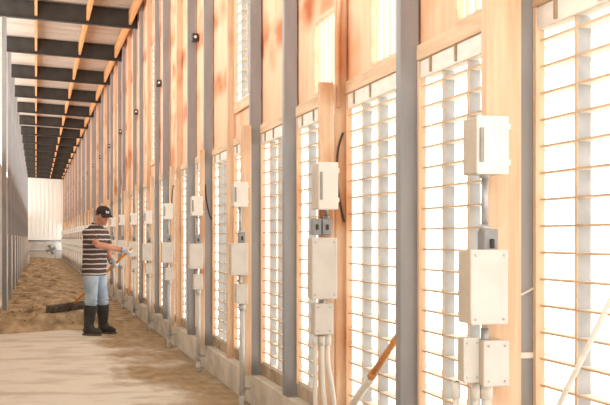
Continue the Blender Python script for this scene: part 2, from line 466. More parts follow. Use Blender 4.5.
# bracket that ties the board to the curb side, seen as the bright edge of the near board
tag(obj('jamb_strip', nb(1.548, 1.568, -0.085, -0.03, 0.245, 4.9), M['stud'], loc=(0, Y(0), 0)), 'thin pale strip of wood along the right edge of the nearest board', 'strip')

# ------------------------------------------------------------------ louver grids
def louver(name, W, z0, z1, cells, dz, rail):
    r = empty(name)
    XF, XB = 1.675, 1.715
    zt = z1 - (0.08 if rail else 0.02)
    f = bmesh.new()
    for a_, b_ in ((0.0, 0.022), (W - 0.022, W)):
        obj('jamb', nb(1.652, XF + 0.012, a_, b_, z0, z1 - 0.001), M['stud'], r, bevel=0.002)
    box(f, XF - 0.006, XB, 0.022, W - 0.022, z0, z0 + 0.02)
    if not rail: box(f, XF - 0.006, XB, 0.022, W - 0.022, z1 - 0.02, z1)
    obj('frame', f, M['pale'], r)
    b = bmesh.new(); e = bmesh.new()
    z = z0 + dz
    while z < zt - 0.03:
        box(e, XF - 0.006, XF, 0.022, W - 0.022, z - 0.0035, z + 0.0035)
        box(b, XF, XB + 0.045, 0.022, W - 0.022, z - 0.0035, z + 0.0035); z += dz
    v = bmesh.new()
    for i in range(1, cells):
        yy = W * i / cells
        box(e, XF - 0.007, XF - 0.001, yy - 0.006, yy + 0.006, z0 + 0.02, zt)
        box(v, XF - 0.001, XB + 0.005, yy - 0.005, yy + 0.005, z0 + 0.02, zt)
    bl = obj('blades', b, M['blade'], r)
    obj('edge_strips', e, M['edge'], bl)
    obj('fins', v, M['fin'], r)
    if rail:
        rb = obj('top_rail', nb(XF - 0.016, XB, 0.022, W - 0.022, zt, z1), M['rail'], r, bevel=0.003)
        for yy in (0.2, 0.62, 0.9):
            obj('hook', nb(XF - 0.024, XF - 0.0165, yy, yy + 0.016, zt + 0.012, z1 + 0.015), M['tab'], rb)
    return r
LV = louver('louver_panel', U - 0.066, 0.325, 2.07, 4, 0.0905, True)
used = False
LN = {-1: 'brightly lit louver grid cut by the right edge of the photo', 0: 'tall louver grid between the nearest boxes and the wide grey column',
      1: 'tall louver grid with a wooden handle leaning across it', 2: 'tall louver grid just beyond the board with three white pipes',
      3: 'narrow-looking louver grid between the third and fourth steel columns', 4: 'tall louver grid behind the third stack of electrical boxes',
      5: 'sixth tall louver grid from the camera in the lower row', 6: 'tall louver grid behind the fourth stack of electrical boxes',
      7: 'eighth tall louver grid from the camera in the lower row', 8: 'tall louver grid behind the fifth stack of electrical boxes',
      9: 'tenth tall louver grid from the camera, at the right of the man'}
for k in range(-1, KMAX):
    place(LV, (0, Y(k) + 0.063, 0), LN.get(k, 'tall louver grid in the receding lower row beyond the striped-shirt man'), 'louver', None if k in LN else 'far louver grids of the lower row', used)
    used = True
LU = louver('louver_panel', U - 0.12, 2.43, 4.12, 4, 0.085, False)
obj('sill_board', nb(1.650, 1.671, 0.0, U - 0.12, 2.345, 2.43), M['header'], LU, bevel=0.003)
used = False
for k in range(4, KMAX, 6):
    lb = {4: 'high louver grid in the plywood, nearest of the upper ones', 10: 'high louver grid in the plywood, second nearest of the upper ones'}.get(k)
    place(LU, (0.0, Y(k) + 0.08, 0), lb or 'small high louver grid far down the plywood wall', 'louver', None if lb else 'far upper louver grids', used)
    used = True

# ------------------------------------------------------------------ electrical boxes
def enclosure(name, w, d, h, body, cover, kind):
    r = empty(name)
    obj('housing', nb(0, w, -d, 0, 0, h), body, r, bevel=0.006)
    c = obj('door' if kind == 'door' else 'cover', nb(-0.002, w + 0.002, -d - 0.014, -d - 0.001, -0.002, h + 0.002), cover, r, bevel=0.005)
    if kind == 'door':
        obj('latch', nb(0.004, 0.018, -d - 0.024, -d - 0.0145, h * 0.2, h * 0.8), M['latch'], c, bevel=0.003)
        for z in (0.15, 0.78):
            obj('hinge', nb(w - 0.001, w + 0.008, -d - 0.014, -d + 0.012, h * z, h * z + 0.02), M['boxw'], c, bevel=0.002)
    elif kind == 'cover':
        for x in (0.010, w - 0.018):
            for z in (0.012, h - 0.02):
                obj('screw', nb(x, x + 0.008, -d - 0.018, -d - 0.0145, z, z + 0.008), M['galv'], c, bevel=0.002)
    else:
        obj('toggle', nb(w * 0.35, w * 0.65, -d - 0.026, -d - 0.0145, h * 0.3, h * 0.65), M['dark'], c, bevel=0.003)
    return r
def pipe_thing(name, segs, material, parent=None):
    b = bmesh.new()
    tube(b, *segs)
    return obj(name, b, material, parent, smooth=True)

names5 = ['nearest', 'second', 'third', 'fourth', 'fifth']
FARG = 'in the receding row beyond the striped-shirt man'
UB = enclosure('breaker_box', 0.105, 0.11, 0.20, M['boxside'], M['boxw'], 'door')
SW = enclosure('switch_box', 0.046, 0.05, 0.085, M['switch'], M['switch'], 'toggle')
MB = enclosure('control_box', 0.125, 0.10, 0.235, M['boxside'], M['boxg'], 'cover')
LB = enclosure('junction_box', 0.085, 0.08, 0.145, M['boxside'], M['boxg'], 'cover')
TP = empty('conduit'); pipe_thing('pipe', ([(0, 0, 0), (0, 0, 0.20)], 0.011), M['galv'], TP)
b = bmesh.new(); tube(b, [(0, 0, 0), (0, 0, 0.025)], 0.018); obj('connector', b, M['galv'], TP, True)
b = bmesh.new(); tube(b, [(0, 0, 0.175), (0, 0, 0.20)], 0.018); obj('connector', b, M['galv'], TP, True)
NK = empty('conduit'); pipe_thing('pipe', ([(0, 0, 0), (0, 0, 0.065)], 0.013), M['galv'], NK)
b = bmesh.new(); tube(b, [(0, 0, 0.012), (0, 0, 0.03)], 0.021, 6); obj('locknut', b, M['galv'], NK)
DP = empty('conduit')
pipe_thing('pipe', ([(0, 0, 0), (0, 0, 0.79)], 0.021), M['conduit'], DP)
b = bmesh.new(); tube(b, [(0, 0, 0.74), (0, 0, 0.79)], 0.027); obj('coupling', b, M['conduit'], DP, True)
b = bmesh.new(); tube(b, [(0, 0, 0.14), (0, 0, 0.165)], 0.026); box(b, -0.005, 0.065, -0.006, 0.006, 0.143, 0.162); obj('clamp', b, M['galv'], DP)
b = bmesh.new(); tube(b, [(0, 0, 0), (0, 0, 0.10)], 0.0245); obj('sleeve', b, M['conduit'], DP, True)
fl_ = dict(u=0, s=0, m=0, l=0, t=0, n=0, d=0)
def put(key, proto, loc, label, cat, far_group, far):
    o = place(proto, loc, label, cat, far_group if far else None, bool(fl_[key])); fl_[key] = 1
    return o
for k in range(0, KMAX, 2):
    i = k // 2
    far = i > 4
    nm = names5[i] if not far else ''
    yb = Y(k) - (0.1005 if k == 0 else 0.0455)
    x0 = {0: 1.352, 4: 1.418}.get(k, 1.430)
    dz = {0: 0.0, 2: 0.0}.get(k, random.uniform(-0.02, 0.02))
    def lab(what): return ('%s %s' % (what, FARG)) if far else what
    ub = put('u', UB, (x0 - 0.0, yb, {0: 1.484, 2: 1.433}.get(k, 1.495 + dz)), lab('white breaker box with a latched door' + ('' if far else ', top of the %s stack from the camera' % nm)), 'electrical box', 'far breaker boxes', far)
    if k == 0: ub.scale = (1, 1, 0.91)
    if k == 2:
        ub.location.x = 1.450; ub.scale = (1.0, 1.25, 1.235)
        for q, xx in ((0, 1.44), (1, 1.497)):
            put('s', SW, (xx, yb, 1.298), ('left' if q == 0 else 'right') + ' one of two small grey switches in the second stack', 'switch', '', False)
        mb = put('m', MB, (1.425, yb, 0.955), 'tall pale control box in the middle of the second stack, above three pipes', 'electrical box', '', False)
        mb.scale = (1.08, 1, 1.38)
        put('l', LB, (1.445, yb, 0.765), 'pale junction box at the bottom of the second stack, feeding three pipes', 'electrical box', '', False).scale = (1.15, 1, 1.12)
        put('n', NK, (1.50, yb - 0.045, 0.905), 'short metal conduit stub between the pale boxes of the second stack', 'conduit', '', False)
        put('t', TP, (1.525, yb - 0.03, 1.385), 'thin metal conduit below the breaker box of the second stack', 'conduit', '', False).scale = (1, 1, 0.55)
        continue
    put('t', TP, (x0 + 0.065, yb - 0.03, 1.30 + dz), lab('thin upright metal conduit under the breaker box' + ('' if far else ' of the %s stack' % nm)), 'conduit', 'far thin conduits', far)
    put('s', SW, (x0 + 0.05, yb, 1.222 + dz), lab('small grey switch with dark toggle' + ('' if far else ' in the %s stack of boxes' % nm)), 'switch', 'far switches', far)
    put('m', MB, (x0 - 0.018, yb, 1.006 if k == 0 else 0.99 + dz), lab('pale grey control box with screwed cover' + ('' if far else ' in the middle of the %s stack' % nm)), 'electrical box', 'far control boxes', far)
    put('n', NK, (x0 + 0.06, yb - 0.04, 0.922 + dz), lab('short metal stub between the pale boxes' + ('' if far else ' of the %s stack' % nm)), 'conduit', 'far conduit stubs', far)
    if k == 0:
        lo = put('l', LB, (1.387, yb, 0.805), 'front one of two small junction boxes at the bottom of the nearest stack', 'electrical box', '', False)
        put('l', LB, (1.3335, yb, 0.815), 'rear narrow junction box, left of its twin at the bottom of the nearest stack', 'electrical box', '', False).scale = (0.62, 0.6, 0.98)
        continue
    put('l', LB, (x0 + 0.025, yb, 0.79), lab('small pale junction box with screwed cover' + ('' if far else ' at the bottom of the %s stack' % nm)), 'electrical box', 'far junction boxes', far)
    put('d', DP, (x0 + 0.075, yb - 0.05, 0.0), lab('thick grey conduit running down to the floor' + ('' if far else ' below the %s stack of boxes' % nm)), 'conduit', 'far floor conduits', far)
# pipes below the nearest and second stack
for i, (dx, dy, w) in enumerate(((-0.035, 0.0, 'left'), (0.0, -0.01, 'middle'), (0.035, -0.005, 'right'))):
    yb = Y(2) - 0.085
    x = 1.495 + dx
    bend = [(x, yb + dy, 0.755), (x, yb + dy, 0.6), (x + (0.0, 0.01, 0.03)[i], yb + dy, 0.42), (x + (0.0, 0.035, 0.03)[i], yb + dy - 0.03, 0.2), (x + (0.0, 0.035, 0.03)[i], yb + dy - 0.03, 0.0)]
    c = empty('conduit', (0, 0, 0), w + ' one of three white pipes dropping from the second box stack', 'conduit')
    b = bmesh.new(); tube(b, spline(bend, 6), 0.0135); obj('pipe', b, M['pvc'], c, True)
    b = bmesh.new(); tube(b, [(x, yb + dy, 0.70), (x, yb + dy, 0.755)], 0.018); obj('connector', b, M['pvc'], c, True)
for i, (x, dy, w, rr) in enumerate(((1.348, 0.06, 'left', 0.010), (1.400, 0.02, 'middle', 0.010), (1.438, 0.02, 'right', 0.017))):
    yb = Y(0) - 0.115
    c = empty('conduit', (0, 0, 0), w + ' one of three pale pipes dropping from the nearest box stack', 'conduit')
    b = bmesh.new(); tube(b, [(x, yb + dy, 0.0), (x, yb + dy, 0.805)], rr); obj('pipe', b, M['pvc'], c, True)
    b = bmesh.new(); tube(b, [(x, yb + dy, 0.75), (x, yb + dy, 0.805)], rr + 0.005); obj('connector', b, M['pvc'], c, True)

# small dark lamps/outlets between the column pairs, high up
JB = empty('outlet_box')
obj('case', nb(1.60, 1.66, 0.0, 0.09, 0, 0.085), M['dark'], JB, bevel=0.005)
b = bmesh.new(); tube(b, [(1.63, -0.012, 0.045), (1.63, 0.0, 0.045)], 0.016); obj('socket', b, M['boxw'], JB)
used = False
for k in range(6, KMAX - 2, 3):
    lb = {6: 'small dark outlet box high up, nearest of its row', 9: 'small dark outlet box high up, second of its row', 12: 'small dark outlet box high up, third of its row'}.get(k)
    place(JB, (0, Y(k) + 0.95, 3.36), lb or 'tiny dark outlet box high up, far along the plywood wall', 'outlet', None if lb else 'far outlet boxes', used)
    used = True

# cables beside posts
def cable(pts, r, label, m=M['cable']):
    b = bmesh.new(); tube(b, spline(pts, 8), r, 8)
    tag(obj('cable', b, m, smooth=True), label, 'cable')
yy = Y(2) - 0.004
cable([(1.640, yy, 1.86), (1.615, yy, 1.78), (1.606, yy, 1.68), (1.612, yy, 1.55), (1.630, yy, 1.44), (1.645, yy - 0.005, 1.37)], 0.006, 'black cable looping beside the second box stack')
yy = Y(6) - 0.005
cable([(1.585, yy, 1.80), (1.592, yy, 1.70), (1.605, yy, 1.60), (1.63, yy, 1.50), (1.65, yy, 1.46)], 0.007, 'black cable sagging beside the fourth box stack')
yy = Y(8) - 0.051
cable([(1.56, yy, 1.9), (1.545, yy, 1.8), (1.54, yy, 1.65), (1.55, yy, 1.5)], 0.005, 'dark cable looping beside the fifth box stack')
yy = Y(2) - 0.006
cable([(1.625, yy, 2.75), (1.622, yy, 2.62), (1.612, yy, 2.45), (1.61, yy, 2.2), (1.612, yy, 2.0)], 0.012, 'tan conduit bending down the tall stud of the second box stack', M['stud'])
# clips on the nearest column
yy = Y(0)
cable([(1.573, yy - 0.003, 1.09), (1.60, yy - 0.006, 1.085), (1.64, yy - 0.003, 1.10), (1.668, yy - 0.003, 1.115)], 0.004, 'thin pale wire tied across the nearest grey column', M['pvc'])
cl_ = empty('pipe_clip', (0, yy, 0.868), 'pale metal clip strapped across the nearest grey column', 'clip')
obj('strap', nb(1.57, 1.668, -0.008, -0.001, 0, 0.02), M['pvc'], cl_, bevel=0.002)
obj('tab', nb(1.655, 1.672, -0.016, -0.0085, -0.035, 0.03), M['pvc'], cl_, bevel=0.002)

# ------------------------------------------------------------------ roof beams and purlins
XL, XRr = -0.60, 1.70
def skewbox(bm, x0, x1, y0, y1, dz0, dz1):
    v = [bm.verts.new((x, y, roofz(x) + dz)) for x in (x0, x1) for y in (y0, y1) for dz in (dz0, dz1)]
    for f in ((0, 1, 3, 2), (4, 6, 7, 5), (0, 4, 5, 1), (2, 3, 7, 6), (0, 2, 6, 4), (1, 5, 7, 3)):
        bm.faces.new([v[i] for i in f])
BE = empty('roof_beam')
b = bmesh.new(); skewbox(b, XL, XRr, -0.004, 0.004, -0.288, -0.012); obj('web', b, M['beam'], BE)
b = bmesh.new(); skewbox(b, XL, XRr, -0.05, 0.05, -0.30, -0.288); obj('bottom_flange', b, M['beam'], BE)
b = bmesh.new(); skewbox(b, XL, XRr, -0.05, 0.05, -0.012, -0.0); obj('top_flange', b, M['beam'], BE)
BL = 3 * U
used = False
nb_beams = 15
for j in range(-1, nb_beams):
    yb = Y(13 + 3 * j)
    if yb > YEND - 0.3: break
    if j < 0:
        continue
    lb = '%s dark steel roof beam from the camera' % ORD[j] if j < 6 else None
    place(BE, (0, yb, 0), lb or 'dark steel roof beam deep in the corridor past the sixth', 'beam', None if lb else 'far roof beams', used)
    used = True
rows = ((0.0, 'left'), (0.84, 'middle'), (1.545, 'right'))
for x, rn in rows:
    b = bmesh.new()
    x0 = x - 0.022
    skewbox(b, x0, x0 + 0.044, 0.006, BL - 0.006, -0.245, -0.014)
    p = obj('roof_purlin', b, M['purlin'])
    used = False
    for j in range(-1, nb_beams):
        yb = Y(13 + 3 * j)
        if yb + BL > YEND: break
        lb = '%s orange wooden purlin from the camera in the %s row' % (ORD[j + 1], rn) if j < 4 else None
        place(p, (0, yb, 0), lb or 'orange wooden purlin of the %s row deep in the corridor' % rn, 'purlin', None if lb else 'far purlins of the %s row' % rn, used)
        used = True

# ------------------------------------------------------------------ left row of columns
LCo = empty('steel_column')
b = bmesh.new(); channel(b, -0.542, -0.468, 0.08, 0.008, roofz(-0.55) - 0.31); obj('post', b, M['column'], LCo)
obj('base_plate', nb(-0.56, -0.45, -0.02, 0.10, 0.0, 0.008), M['column'], LCo)
GP = empty('guard_post')
b = bmesh.new(); tube(b, [(-0.455, 0, 0), (-0.455, 0, 1.32)], 0.010); obj('pole', b, M['pvc'], GP, True)
b = bmesh.new(); tube(b, [(-0.455, 0, 1.32), (-0.455, 0, 1.335)], 0.017); obj('end_cap', b, M['pvc'], GP, True)
u1 = u2 = False
i = 0
for q in range(26, 112, 6):
    yb = Y(q / 2)
    if yb > YEND - 0.5: break
    lb = '%s dark grey column from the camera in the left row' % ORD[i] if i < 6 else None
    place(LCo, (0, yb - 0.05, 0), lb or 'dark grey column of the left row far down the corridor', 'column', None if lb else 'far columns of the left row', u1); u1 = True
    lb = '%s thin pale guard pole from the camera by the left columns' % ORD[i] if i < 4 else None
    place(GP, (0, yb - 0.11, 0), lb or 'thin pale guard pole by the left columns far down the corridor', 'pole', None if lb else 'far guard poles', u2); u2 = True
    i += 1

# ------------------------------------------------------------------ things at the far end
c = empty('pipe_rail', (0, YEND - 0.06, 0), 'dark horizontal pipe across the far white wall', 'pipe')
b = bmesh.new(); tube(b, [(-0.6, 0, 1.12), (1.55, 0, 1.12)], 0.035); obj('pipe', b, M['switch'], c, True)
for x in (-0.4, 0.5, 1.4): obj('bracket', nb(x - 0.02, x + 0.02, 0.0, 0.04, 1.05, 1.085), M['switch'], c)
c = empty('pipe_rail', (0, YEND - 0.06, 0), 'lower thin dark pipe behind the round fan on the far wall', 'pipe')
b = bmesh.new(); tube(b, [(-0.6, 0, 0.52), (1.55, 0, 0.52)], 0.022); obj('pipe', b, M['switch'], c, True)
fx = 15.0 * (YEND * CT) / F * CT + 0.0
fan = empty('drum_fan', (0.86, YEND - 1.2, 0.03), 'round grey drum fan standing before the far white wall', 'fan')
b = bmesh.new()
n = 28
for ra, rb in ((0.34, 0.31),):
    ringsv = []
    for (r, yy) in ((ra, -0.15), (ra, 0.15), (rb, 0.15), (rb, -0.15)):
        ringsv.append([b.verts.new((r * math.cos(2 * PI * i / n), yy, 0.55 + r * math.sin(2 * PI * i / n))) for i in range(n)])
    for a_, b_ in zip(ringsv, ringsv[1:] + ringsv[:1]):
        for i in range(n): b.faces.new((a_[i], a_[(i + 1) % n], b_[(i + 1) % n], b_[i]))
obj('drum', b, M['conduit'], fan, True)
b = bmesh.new()
for rr in (0.08, 0.16, 0.24, 0.31):
    tube(b, [(rr * math.cos(2 * PI * i / 20), -0.15, 0.55 + rr * math.sin(2 * PI * i / 20)) for i in range(21)], 0.006, 6)
for i in range(8):
    tube(b, [(0.31 * math.cos(PI * i / 8), -0.15, 0.55 + 0.31 * math.sin(PI * i / 8)), (-0.31 * math.cos(PI * i / 8), -0.15, 0.55 - 0.31 * math.sin(PI * i / 8))], 0.005, 6)
obj('grille', b, M['conduit'], fan)
for i in range(4):
    b = bmesh.new()
    a = i * PI / 2 + 0.4
    ca, sa = math.cos(a), math.sin(a)
    vv = [(0.05, -0.07), (0.28, -0.10), (0.29, 0.09), (0.05, 0.05)]
    vs = [[b.verts.new((ca * r - sa * w, (0.03 if w > 0 else -0.04) + t, 0.55 + sa * r + ca * w)) for r, w in vv] for t in (0, 0.006)]
    b.faces.new(vs[0]); b.faces.new(vs[1][::-1])
    for q in range(4): b.faces.new((vs[0][q], vs[0][(q + 1) % 4], vs[1][(q + 1) % 4], vs[1][q]))
    obj('blade', b, M['switch'], fan)
b = bmesh.new(); tube(b, [(0, -0.06, 0.55), (0, 0.10, 0.55)], 0.07); obj('motor', b, M['dark'], fan, True)
for s in (-1, 1):
    b = bmesh.new(); tube(b, [(s * 0.24, -0.14, 0.30), (s * 0.30, -0.18, 0.0)], 0.016); tube(b, [(s * 0.24, 0.14, 0.30), (s * 0.30, 0.18, 0.0)], 0.016)
    obj('leg', b, M['conduit'], fan, True)
# white buckets at the foot of the left columns
BK = empty('bucket')
b = bmesh.new(); loft(b, [(0, 0, 0, 0.11, 0.11), (0, 0, 0.30, 0.14, 0.14), (0, 0, 0.32, 0.15, 0.15)], 20); obj('tub', b, M['white'], BK, True)
b = bmesh.new(); tube(b, [(0.15 * math.cos(a), 0.0, 0.30 + 0.06 * math.sin(a)) for a in [PI * i / 10 for i in range(11)]], 0.006, 6); obj('bail', b, M['galv'], BK, True)
for i, (x, yb, lb) in enumerate(((-0.33, 50, 'white bucket at the foot of the left columns, nearest of three'), (-0.36, 56, 'white bucket at the foot of the left columns, middle of three'), (-0.38, 62, 'white bucket at the foot of the left columns, farthest of three'))):
    if i == 0: BK.scale = (0.75, 0.75, 0.75)
    place(BK, (x - 0.06, yb, max(0.0, dirt_h(x - 0.06, yb))), lb, 'bucket', None, i > 0)

# ------------------------------------------------------------------ leaning poles
def stick(p, q, segs, name, label, cat):
    r = empty(name, p, label, cat)
    d = Vector(q) - Vector(p)
    for pn, a, b_, rad, m in segs:
        b = bmesh.new(); tube(b, [d * a, d * b_], rad); obj(pn, b, m, r, True)
    return r
P1 = at(397.5, 329, 1.61); P0 = at(350, 402.5, 1.61)
dr = (P1 - P0); tt = (P0.z - 0.256) / dr.z
B0 = P0 - dr * tt; T1 = P1 + dr * 0.03
B0.x = 1.635; T1.x = 1.635
L_ = (T1 - B0).z
zs = lambda z: (z - B0.z) / L_
zj = at(369, 375.5, 1.62).z
stick(B0, T1, (('white_sleeve', 0.0, zs(zj), (0.021), M['pvc']), ('collar', zs(zj) - 0.01, zs(zj) + 0.03, 0.0225, M['handle']), ('handle', zs(zj) + 0.02, 1.0, 0.0165, M['handle'])),
      'leaning_tool', 'wooden handle with a white sleeve leaning across the second louver gap', 'tool')
P1 = at(610, 302, 1.56); P0 = at(559, 405, 1.56)
dr = P1 - P0; B0 = P0 - dr * (P0.z / dr.z); T1 = P1 + dr * 1.0
stick(B0, T1, (('rod', 0, 1.0, 0.0085, M['rail']), ('end_cap', 0.985, 1.004, 0.011, M['rail'])), 'leaning_rod', 'thin pale rod leaning in front of the louvers at lower right', 'rod')

# ------------------------------------------------------------------ the man
PXX, PYY = 0.745, 14.12
A = math.radians(-36)
BODY = Matrix.Translation((PXX, PYY, 0)) @ Matrix.Rotation(A, 4, 'Z')
def remesh(o, v, smooth=3):
    m = o.modifiers.new('remesh', 'REMESH'); m.mode = 'VOXEL'; m.voxel_size = v; m.use_smooth_shade = True
    if smooth:
        s = o.modifiers.new('smooth', 'SMOOTH'); s.iterations = smooth; s.factor = 0.5
# local axes: x forward, y left (away from camera), z up
sh_R, el_R, wr_R = Vector((0.005, -0.172, 1.355)), Vector((0.195, -0.225, 1.195)), Vector((0.285, -0.185, 1.09))
sh_L, el_L, wr_L = Vector((0.035, 0.172, 1.355)), Vector((0.05, 0.27, 1.16)), Vector((0.20, 0.175, 1.00))
BI = BODY.inverted()
# scraper handle in world, then local
HT = Vector((1.19, 13.90, 1.12)); HB = Vector((0.47, 15.35, 0.30))
hT, hB = BI @ HT, BI @ HB
hd = (hB - hT).normalized()
gR = hT + hd * 0.045
tl = 0.42
gL = hT + hd * tl
wr_R = gR + Vector((-0.085, 0.0, 0.02))
wr_L = gL + Vector((-0.075, 0.03, 0.025))
el_L = (sh_L + wr_L) / 2 + Vector((-0.05, 0.10, -0.09))
HM = Matrix.Translation((0.118, -0.005, 1.462)) @ Matrix.Rotation(math.radians(-24), 4, 'Z') @ Matrix.Rotation(math.radians(14), 4, 'Y')
def hand(bm, grip, wrist, inf):
    axis = hd
    to_w = (wrist - grip); to_w = (to_w - axis * to_w.dot(axis)).normalized()
    side = axis.cross(to_w).normalized()
    pc = grip + to_w * 0.030
    tube(bm, [wrist, wrist * 0.5 + pc * 0.5, pc], [0.025 + inf, 0.029 + inf, 0.03 + inf], 12)
    R = Matrix((axis, side, to_w)).transposed().to_4x4()
    ball(bm, pc, (0.044 + inf, 0.024 + inf, 0.026 + inf), R)
    rh = 0.017 + 0.009
    for i, l in enumerate((0.92, 1.0, 0.95, 0.8)):
        o = grip + axis * (-0.031 + 0.0205 * i)
        pts = [pc + axis * (-0.028 + 0.019 * i)]
        for s in range(7):
            a = 0.75 + s * 0.62 * l
            pts.append(o + (to_w * math.cos(a) + side * math.sin(a)) * (rh + inf * 0.5))
        tube(bm, pts, [0.0105 + inf] + [0.0095 + inf - 0.0004 * s for s in range(7)], 8)
    o = grip + axis * -0.045
    pts = [pc + axis * -0.03 - side * 0.012]
    for s in range(5):
        a = -0.7 - s * 0.45
        pts.append(o + axis * (0.003 * s) + (to_w * math.cos(a) + side * math.sin(a)) * (rh + 0.003))
    tube(bm, pts, [0.013 + inf] + [0.011 + inf - 0.0005 * s for s in range(5)], 8)

b = bmesh.new()
# torso core and legs under the clothes
loft(b, [(0.0, 0, 0.80, 0.09, 0.14), (0.0, 0, 0.92, 0.095, 0.145), (0.005, 0, 1.08, 0.09, 0.135), (0.015, 0, 1.28, 0.10, 0.155), (0.02, 0, 1.37, 0.08, 0.14), (0.03, 0, 1.435, 0.06, 0.09)])
tube(b, [(0.025, 0, 1.40), (0.06, 0, 1.46), (0.10, 0, 1.53)], [0.062, 0.056, 0.056], 14)
for s_, e_, w_ in ((sh_R, el_R, wr_R), (sh_L, el_L, wr_L)):
    ball(b, s_, (0.05, 0.05, 0.05))
    tube(b, [s_, s_.lerp(e_, 0.4), e_, e_.lerp(w_, 0.3), w_], [0.050, 0.050, 0.043, 0.045, 0.030], 12)
ank_R, ank_L = Vector((-0.03, -0.09, 0.09)), Vector((-0.01, 0.23, 0.09))
kn_R, kn_L = Vector((0.01, -0.09, 0.47)), Vector((0.02, 0.165, 0.47))
for hp, kn, an in ((Vector((0, -0.085, 0.86)), kn_R, ank_R), (Vector((0, 0.085, 0.86)), kn_L, ank_L)):
    tube(b, [hp, hp.lerp(kn, 0.5), kn, kn.lerp(an, 0.35), an], [0.075, 0.066, 0.048, 0.046, 0.034], 14)
    ball(b, an + Vector((0.05, 0, -0.045)), (0.10, 0.035, 0.03))
# head
hb_ = bmesh.new()
ball(hb_, (0.0, 0, 0.125), (0.098, 0.076, 0.112), None, 24)
ball(hb_, (0.030, 0, 0.060), (0.066, 0.056, 0.066), None, 20)     # jaw
ball(hb_, (0.075, 0, 0.018), (0.022, 0.026, 0.020))                # chin
ball(hb_, (0.096, 0, 0.083), (0.020, 0.014, 0.018))                # nose tip
tube(hb_, [(0.086, 0, 0.125), (0.103, 0, 0.085)], [0.010, 0.013], 8)
ball(hb_, (0.083, 0, 0.132), (0.016, 0.045, 0.011))                # brow
for s in (-1, 1):
    ball(hb_, (0.072, s * 0.036, 0.085), (0.022, 0.020, 0.018))    # cheek
    ball(hb_, (-0.008, s * 0.080, 0.095), (0.020, 0.010, 0.032))   # ear
bmesh.ops.transform(hb_, matrix=HM, verts=hb_.verts)
tm = bpy.data.meshes.new('tmp'); hb_.to_mesh(tm); hb_.free(); b.from_mesh(tm); bpy.data.meshes.remove(tm)
hand(b, gR, wr_R, 0.0); hand(b, gL, wr_L, 0.0)
man = obj('person', b, M['skin']); remesh(man, 0.0065, 2)
man.matrix_world = BODY
tag(man, 'man in black cap, striped shirt, jeans and rubber boots pulling a long-handled scraper', 'person')

# shirt
b = bmesh.new()
loft(b, [(0.0, 0.0, 0.785, 0.132, 0.192), (0.0, 0, 0.86, 0.135, 0.192), (0.008, 0, 0.98, 0.138, 0.188), (0.012, 0, 1.10, 0.138, 0.184), (0.015, 0, 1.24, 0.140, 0.190), (0.015, 0, 1.33, 0.130, 0.186), (0.018, 0, 1.39, 0.108, 0.155), (0.028, 0, 1.437, 0.082, 0.100), (0.040, 0, 1.462, 0.066, 0.072)], 32, 2.3)
for s_, e_ in ((sh_R, el_R), (sh_L, el_L)):
    m_ = s_.lerp(e_, 0.74)
    ball(b, s_ + Vector((0, 0, -0.012)), (0.072, 0.065, 0.068))
    tube(b, [s_, s_.lerp(e_, 0.4), m_], [0.070, 0.075, 0.080], 16)
sh = obj('shirt', b, M['shirt'], man); remesh(sh, 0.009, 4); tag(sh, 'dark brown shirt with thin white stripes')
b = bmesh.new()
tube(b, [(0.062 * math.cos(a) + 0.042, 0.068 * math.sin(a), 1.462 - 0.012 * math.cos(a)) for a in [2 * PI * i / 24 for i in range(25)]], 0.010, 8)
obj('collar', b, M['cap'], sh, True)
# jeans
b = bmesh.new()
loft(b, [(0.0, 0, 0.76, 0.10, 0.165), (0.0, 0, 0.90, 0.115, 0.165)], 24)
for hp, kn, an in ((Vector((0, -0.085, 0.86)), kn_R, ank_R), (Vector((0.0, 0.085, 0.86)), kn_L, ank_L)):
    tube(b, [hp, hp.lerp(kn, 0.25), hp.lerp(kn, 0.6), kn, kn.lerp(an, 0.25)], [0.105, 0.104, 0.090, 0.078, 0.074], 18)
    for q, tz in enumerate((0.42, 0.445, 0.47)):       # slouch folds above the boot
        c_ = kn.lerp(an, (0.47 - tz) / 0.38)
        ball(b, c_ + Vector((0.008 * (-1) ** q, 0.006 * (-1) ** q, 0)), (0.083, 0.080, 0.012))
je = obj('jeans', b, M['jeans'], man); remesh(je, 0.009, 2); tag(je, 'faded light blue jeans')
# boots
for kn, an in ((kn_R, ank_R), (kn_L, ank_L)):
    b = bmesh.new()
    top = kn.lerp(an, 0.18)
    tube(b, [top, kn.lerp(an, 0.45), kn.lerp(an, 0.75), an + Vector((0, 0, -0.02))], [0.090, 0.083, 0.068, 0.062], 18)
    ball(b, (an.x - 0.015, an.y, 0.065), (0.068, 0.052, 0.055))
    ball(b, (an.x + 0.075, an.y, 0.060), (0.105, 0.050, 0.048))
    ball(b, (an.x + 0.125, an.y - 0.002, 0.052), (0.075, 0.053, 0.042))
    ball(b, (an.x + 0.02, an.y, 0.10), (0.075, 0.055, 0.05))
    bo = obj('boot', b, M['boot'], man); remesh(bo, 0.008, 3); tag(bo, 'tall black rubber boot')
    b = bmesh.new()
    n = 24; pts = []
    for i in range(n):
        a = 2 * PI * i / n
        rx = 0.135; c_, s_ = math.cos(a), math.sin(a)
        pts.append((an.x + 0.055 + rx * 1.08 * math.copysign(abs(c_) ** 0.8, c_), an.y + (0.056 - 0.012 * (c_ < -0.1)) * math.copysign(abs(s_) ** 0.8, s_)))
    vs = [[b.verts.new((x, y, z)) for x, y in pts] for z in (0.0, 0.026)]
    b.faces.new(vs[0][::-1]); b.faces.new(vs[1])
    for i in range(n): b.faces.new((vs[0][i], vs[0][(i + 1) % n], vs[1][(i + 1) % n], vs[1][i]))
    obj('sole', b, M['sole'], bo)
